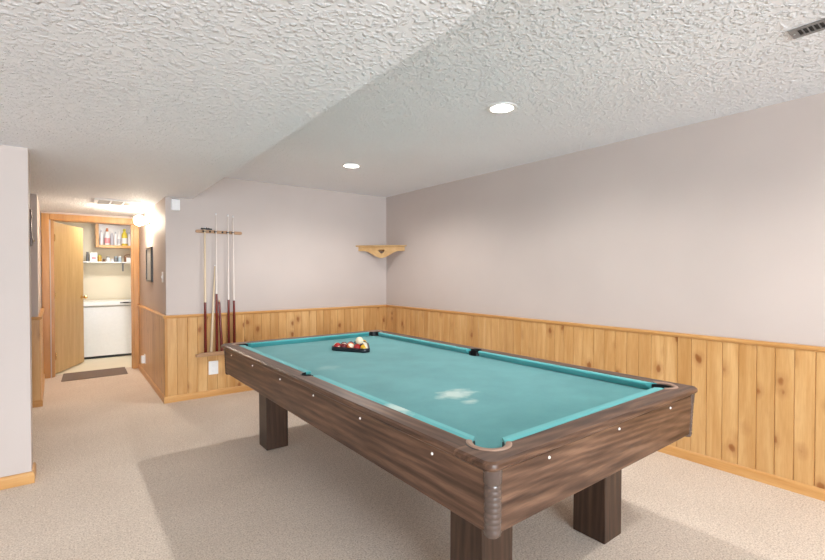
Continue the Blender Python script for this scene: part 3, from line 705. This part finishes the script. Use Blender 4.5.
va = [bm.verts.new((x, -.008, z)) for x, z in prof]; vb = [bm.verts.new((x, .004, z)) for x, z in prof]
bm.faces.new(va); bm.faces.new(vb[::-1])
for k in range(len(prof)): bm.faces.new([va[k], va[(k+1) % len(prof)], vb[(k+1) % len(prof)], vb[k]])
h = obj('bridge_head', bm, M['black'], br); h.location = (.018, .01, 1.86-z0c-.03)
cue('short all pale wood cue leaning to the right beside the bridge stick', 1.238, 1.292, z0c, 1.45, .8, .0155, .0075, M['maple'], M['maple'], ytop=YB-.02)
cue('tall cue with dark red butt and ivory shaft, directly right of the pale short cue', 1.300, 1.300, z0c, 2.018, 1.13, .0155, .0055, M['cue_shaft'], M['cue_red'])
t = thing('cue_butt', 'short dark red cue butt section without shaft, leaning between the tall cues', 'pool cue', (1.352, CY-.004, z0c))
d = Vector((-.022, .02, 1.062-z0c))
bm = bmesh.new(); tube(bm, [Vector((0, 0, 0)), Vector((0, 0, .004)), d*.96], [.012, .0155, .0115], 14); obj('butt', bm, M['cue_red'], t, smooth=True)
bm = bmesh.new(); tube(bm, [d*.96, d], [.008, .006], 12); obj('joint', bm, M['brass'], t, smooth=True)
cue('tall cue with ivory shaft, second from the right on the rack', 1.427, 1.427, z0c, 2.012, 1.06, .0155, .0055, M['cue_shaft'], M['cue_red'])
cue('tall cue with ivory shaft, rightmost on the rack', 1.487, 1.481, z0c, 2.004, 1.05, .0155, .0055, M['cue_shaft'], M['cue_red'])

# ------------------------------------------------------------------ small wall things
def wallbox(name, label, cat, loc, size, nrm, mat, parts=()):
    pass
t = thing('wall_plate', 'blank white socket plate low on the pine panelling under the cues', 'socket', (1.269, YB-.016, .314))
bm = bx(-.050, .050, -.008, 0, -.074, .074); obj('plate', bm, M['plate'], t, bevel=.003)
for z in (-.03, .03):
    bm = bmesh.new(); lathe(bm, [(0, -.0095), (.015, -.0095), (.0165, -.008), (0, -.008)], 20, (0, 0, z), 'Y'); obj('socket_face', bm, M['plate'], t, smooth=True)
t = thing('motion_sensor', 'small white box sensor high on the end wall under the low ceiling', 'sensor', (.903, YB+.002, 2.072))
bm = bx(-.041, .041, -.045, 0, -.058, .058); obj('housing', bm, M['plate'], t, bevel=.008)
bm = bx(-.03, .03, -.048, -.044, -.035, .005); obj('lens', bm, M['plate'], t, bevel=.001)
bm = bx(-.03, .03, -.03, 0, .058, .066); obj('bracket', bm, M['vent_grey'], t)
t = thing('framed_picture', 'narrow dark framed picture on the corridor wall', 'picture', (XH, 6.42, 1.465))
bm = bmesh.new(); fw = .022
box(bm, -.022, 0, -.22, .22, .19, .19+fw); box(bm, -.022, 0, -.22, .22, -.19-fw, -.19); box(bm, -.022, 0, -.22, -.22+fw, -.19, .19); box(bm, -.022, 0, .22-fw, .22, -.19, .19)
obj('frame', bm, M['mirror_frame'], t, bevel=.003)
bm = bx(-.010, -.006, -.20, .20, -.19, .19); obj('print', bm, M['picture'], t)
t = thing('light_switch', 'small white switch plate near the corridor corner', 'switch', (XH, 5.50, 1.315))
bm = bx(-.006, 0, -.035, .035, -.057, .057); obj('plate', bm, M['plate'], t, bevel=.002)
bm = bx(-.014, -.005, -.006, .006, -.012, .012); obj('toggle', bm, M['plate'], t)
t = thing('wall_socket', 'white socket with plugged-in air freshener low on the corridor panelling', 'socket', (XH-.016, 6.83, .235))
bm = bx(-.006, 0, -.045, .045, -.06, .06); obj('plate', bm, M['plate'], t, bevel=.002)
bm = bx(-.045, -.006, -.028, .028, -.055, .045); obj('plug_body', bm, M['plate'], t, bevel=.008)
t = thing('wall_ornament', 'narrow dark wooden ornament on the left wall end, seen edge on', 'wall ornament', (-.199, 3.935, 1.655))
bm = bmesh.new()
prof = [(0, -.125), (.014, -.12), (.018, -.09), (.012, -.06), (.009, -.02), (.009, .05), (.013, .07), (.009, .09), (.010, .12), (0, .125)]
va = [bm.verts.new((x, -.025, z)) for x, z in prof]; vb = [bm.verts.new((x, .025, z)) for x, z in prof]
bm.faces.new(va); bm.faces.new(vb[::-1])
for k in range(len(prof)): bm.faces.new([va[k], va[(k+1) % len(prof)], vb[(k+1) % len(prof)], vb[k]])
obj('carved_body', bm, M['darkwood'], t, bevel=.003)
bm = bmesh.new(); lathe(bm, [(0, .025), (.005, .025), (.007, .021), (.003, .015), (0, .015)], 12, (0, 0, -.085), 'X'); obj('knob', bm, M['brass'], t, smooth=True)

# ------------------------------------------------------------------ corner shelf with heart cut-out
t = thing('corner_shelf', 'pale pine corner shelf with a heart cut out of its curved front', 'corner shelf', (XR, YB, 1.715))
LX, LY = .50, .485
bm = bmesh.new(); prism(bm, [(0, 0), (-LX, 0), (-LX, -.012), (-.012, -LY), (0, -LY)], 0, .017); obj('shelf_board', bm, M['shelf_wood'], t, bevel=.004)
# front panel: (u along the front, w downwards) outline
p0 = Vector((-LX+.045, 0)); p1 = Vector((0, -LY+.045)); fl = (p1-p0).length; fd = (p1-p0).normalized(); fn = Vector((-fd.y, fd.x)); fn = fn if fn.dot(Vector((-1, -1))) > 0 else -fn
outl = [(0, 0), (0, -.058)]
for k in range(0, 25):
    s = k/24; u = fl*(.10+.80*s); c = .5-.5*math.cos(2*PI*s); outl.append((u, -.058-.094*(c**1.15)))
outl += [(fl, -.058), (fl, 0)]
hr = []
for k in range(26):
    a = 2*PI*k/26; hx = 16*math.sin(a)**3; hz = 13*math.cos(a)-5*math.cos(2*a)-2*math.cos(3*a)-math.cos(4*a); hr.append((fl/2+hx*.0027, -.062+hz*.0022))
bm = bmesh.new()
def loop(pts): 
    v = [bm.verts.new((u, 0, w)) for u, w in pts]; return [bm.edges.new((v[i], v[(i+1) % len(v)])) for i in range(len(v))]
e1 = loop(outl); e2 = loop(hr); bmesh.ops.triangle_fill(bm, use_beauty=True, edges=e1+e2)
ex = bmesh.ops.extrude_face_region(bm, geom=bm.faces[:])
for v in ex['geom']:
    if isinstance(v, bmesh.types.BMVert): v.co.y += .016
for v in bm.verts:
    q = p0+fd*v.co.x-fn*v.co.y; v.co = (q.x, q.y, v.co.z)
fp = obj('front_panel', bm, M['shelf_wood'], t)
bm = bx(-LX+.06, -.001, -.014, -.001, -.05, -.0005); obj('wall_cleat', bm, M['shelf_wood'], t)
bm = bx(-.014, -.001, -LY+.06, -.016, -.05, -.0005); obj('wall_cleat', bm, M['shelf_wood'], t)

# ------------------------------------------------------------------ mat at the laundry door
bm = bmesh.new(); q = [(-.078, 7.13), (.640, 7.13), (.690, 7.62), (-.070, 7.625)]
q = [(-.080, 7.12), (.632, 7.15), (.640, 7.66), (-.060, 7.64)]
prism(bm, q, .001, .012); o = obj('door_mat', bm, M['mat'], bevel=.004); tag(o, 'flat brown mat on the carpet before the laundry doorway', 'mat')

# ------------------------------------------------------------------ laundry room contents
FY = 8.76
fz = thing('chest_freezer', 'white chest freezer in the laundry room', 'freezer', (.62, FY+.3, 0))
def lp(name, a, mat, par, bev=0, kids=None): o = obj(name, bx(*a), mat, par, bevel=bev); return o
lp('body', (-.55, .55, -.30, .30, .035, .825), M['freezer'], fz, .012)
lid = lp('lid', (-.555, .555, -.315, .305, .832, .905), M['freezer'], fz, .014)
lp('plinth', (-.53, .53, -.28, .28, 0, .033), M['slot'], fz)
lp('lid_handle', (.05, .30, -.328, -.312, .868, .892), M['vent_grey'], lid, .003)
lp('badge', (.09, .17, -.331, -.327, .873, .888), M['slot'], lid)

cab = thing('open_wall_cabinet', 'open wooden wall box over the freezer holding cleaning bottles', 'cabinet', (.80, 9.42, 0))
cx0, cx1, cz0, cz1, cd = -.43, .35, 1.79, 2.25, -.27
lp('side_panel', (cx0, cx0+.045, cd, 0, cz0, cz1), M['pine_z'], cab); lp('side_panel', (cx1-.02, cx1, cd, 0, cz0, cz1), M['pine_z'], cab)
lp('bottom_panel', (cx0+.045, cx1-.02, cd, 0, cz0, cz0+.045), M['pine_x'], cab); lp('top_panel', (cx0+.045, cx1-.02, cd, 0, cz1-.02, cz1), M['pine_x'], cab)
lp('back_panel', (cx0+.045, cx1-.02, -.012, 0, cz0+.045, cz1-.02), M['plate'], cab)
sh = thing('wall_shelf', 'white wall shelf on a metal bracket, between cabinet and freezer', 'shelf', (.65, 9.42, 1.555))
lp('shelf_board', (-.50, .50, -.24, 0, -.018, 0), M['freezer'], sh, .002)
for x in (.12,):
    b_ = bmesh.new(); box(b_, x-.012, x+.012, -.2, 0, -.030, -.0185); box(b_, x-.012, x+.012, -.012, 0, -.16, -.030); obj('bracket', b_, M['vent_grey'], sh)

def bottle(x, y, z, r, h, body, cap, label, name='cleaning_bottle', band=None, trigger=False, group='bottles in the laundry cabinet', cat='bottle'):
    t = thing(name, label, cat, (x, y, z), 0, group)
    bm = bmesh.new(); lathe(bm, [(0, 0), (r*.9, 0), (r, .01), (r, h*.62), (r*.85, h*.72), (r*.42, h*.82), (r*.38, h*.86), (0, h*.86)], 18); obj('body', bm, M[body], t, smooth=True)
    bm = bmesh.new(); lathe(bm, [(0, h*.861), (r*.5, h*.861), (r*.48, h*.98), (r*.4, h), (0, h)], 14)
    if trigger: box(bm, -r*.35, r*.35, -r*1.2, r*.3, h*.95, h*1.06)
    obj('cap', bm, M[cap], t, smooth=False)
    if band:
        bm = bmesh.new(); lathe(bm, [(r+.0005, h*.12), (r+.0015, h*.12), (r+.0015, h*.45), (r+.0005, h*.45)], 18)
        obj('paper_label', bm, M[band], t, smooth=True)
    return t
by = 9.26; bz = cz0+.046
for x, r, h, body, cap, band, trg, lab in [
    (.455, .024, .25, 'bottle_white', 'bottle_grey', None, 0, 'slim white bottle at the left end of the cabinet'),
    (.535, .040, .27, 'bottle_white', 'cap_orange', 'label_red', 1, 'white spray bottle with orange head and red label'),
    (.605, .023, .25, 'bottle_grey', 'bottle_white', None, 0, 'pale grey bottle right of the orange headed spray'),
    (.655, .022, .235, 'bottle_white', 'bottle_grey', None, 0, 'narrow white bottle in the middle of the cabinet'),
    (.705, .024, .25, 'bottle_white', 'bottle_white', 'bottle_grey', 0, 'white bottle left of the big yellow one'),
    (.785, .043, .29, 'bottle_yellow', 'cap_lime', 'bottle_white', 0, 'big yellow bottle with lime cap'),
    (.858, .024, .24, 'bottle_white', 'bottle_grey', None, 0, 'white bottle right of the big yellow one'),
    (.912, .025, .24, 'bottle_grey', 'bottle_white', None, 0, 'pale grey bottle near the right end of the cabinet')]:
    bottle(x, by, bz, r, h, body, cap, lab, band=band, trigger=trg)
G = 'containers on the laundry shelf'; sz = 1.5555; sy = 9.29
def carton(x, w, h, body, strip, label, cat='box', name='carton'):
    t = thing(name, label, cat, (x, sy, sz), 0, G); obj('body', bx(-w/2, w/2, -.06, .06, 0, h), M[body], t, bevel=.003)
    obj('printed_strip', bx(-w*.3, w*.3, -.0615, -.0602, h*.25, h*.5), M[strip], t); return t
def jar(x, r, h, body, cap, label, name='jar', cat='jar'):
    t = thing(name, label, cat, (x, sy, sz), 0, G)
    bm = bmesh.new(); lathe(bm, [(0, 0), (r*.94, 0), (r, .006), (r, h*.72), (r*.8, h*.82), (0, h*.82)], 20); obj('body', bm, M[body], t, smooth=True)
    bm = bmesh.new(); lathe(bm, [(0, h*.821), (r*.86, h*.821), (r*.86, h*.98), (r*.8, h), (0, h)], 20); obj('lid', bm, M[cap], t, smooth=True); return t
jar(.262, .020, .16, 'tin_grey', 'tin_grey', 'tall dark grey canister at the left end of the white shelf', 'canister', 'canister')
carton(.345, .10, .15, 'plate', 'label_red', 'white carton beside the grey canister on the shelf')
jar(.428, .030, .11, 'jar_gold', 'cap_lime', 'golden jar right of the white carton', )
jar(.490, .022, .055, 'jar_brown', 'tin_grey', 'small low brown jar right of the golden jar')
jar(.548, .028, .09, 'bottle_white', 'tin_grey', 'white jar with dark lid in the middle of the shelf')
jar(.608, .020, .05, 'plate', 'bottle_grey', 'tiny white pot right of the middle of the shelf', 'pot', 'pot')
jar(.660, .028, .095, 'tin_grey', 'tub_blue', 'grey blue tin left of the pale tub', 'tin', 'tin')
jar(.718, .026, .10, 'tub_blue', 'bottle_white', 'pale blue tub left of the brown basket', 'tub', 'tub')
t = thing('storage_basket', 'brown basket with white paper packet at the right of the white shelf', 'basket', (.845, sy, sz), 0, G)
bm = bmesh.new()
for z in (0, .022, .044, .066): lathe(bm, [(.066, z), (.070, z+.010), (.066, z+.02)], 24)
bmesh.ops.delete(bm, geom=[f for f in bm.faces if len(f.verts) > 4], context='FACES_ONLY'); lathe(bm, [(0, 0), (.065, 0), (.065, .004), (0, .004)], 24)
lathe(bm, [(.058, .0), (.064, .0), (.064, .09), (.058, .09)], 24)
obj('woven_body', bm, M['basket_brown'], t)
bm = bmesh.new(); tube(bm, [(.066*math.cos(a), 0, .085+.045*math.sin(a)) for a in [PI*k/12 for k in range(13)]], .005, 8); obj('handle', bm, M['basket_brown'], t)
o = obj('paper_packet', bx(-.04, .04, -.088, -.074, .0, .075), M['plate'], None, bevel=.003, loc=(.845, sy, sz)); tag(o, 'white paper packet standing before the brown basket', 'packet')

# ------------------------------------------------------------------ light
W = bpy.data.worlds.new('daylight'); bpy.context.scene.world = W; W.use_nodes = True
bg = W.node_tree.nodes['Background']; bg.inputs[0].default_value = (.82, .92, 1.0, 1); bg.inputs[1].default_value = 35.0
li = bpy.data.lights.new('fill_window_portal', 'AREA'); li.shape = 'RECTANGLE'; li.size = WX1-WX0; li.size_y = WZ1; li.cycles.is_portal = True  # guides sky light in through the added rear window
lo = bpy.data.objects.new('fill_window_portal', li); C.objects.link(lo); lo.location = ((WX0+WX1)/2, YR-.12, WZ1/2); lo.rotation_euler = (-PI/2, 0, 0)
lo.rotation_euler = (PI/2, 0, 0)
lo.rotation_euler = Vector((0, 1, 0)).to_track_quat('-Z', 'Y').to_euler()

# ------------------------------------------------------------------ camera
cam = bpy.data.cameras.new('camera'); co = bpy.data.objects.new('camera', cam); C.objects.link(co)
cam.sensor_width = 36; cam.lens = 451.33/825*36; cam.clip_start = .05
co.location = (0, 0, 1.35); co.rotation_euler = (PI/2-.0137, 0, -.65202)
sc = bpy.context.scene; sc.camera = co
sc.view_settings.view_transform = 'Standard'; sc.view_settings.look = 'None'; sc.view_settings.gamma = 1; sc.view_settings.exposure = 0.10
sc.cycles.max_bounces = 10; sc.cycles.diffuse_bounces = 6; sc.cycles.sample_clamp_indirect = 6
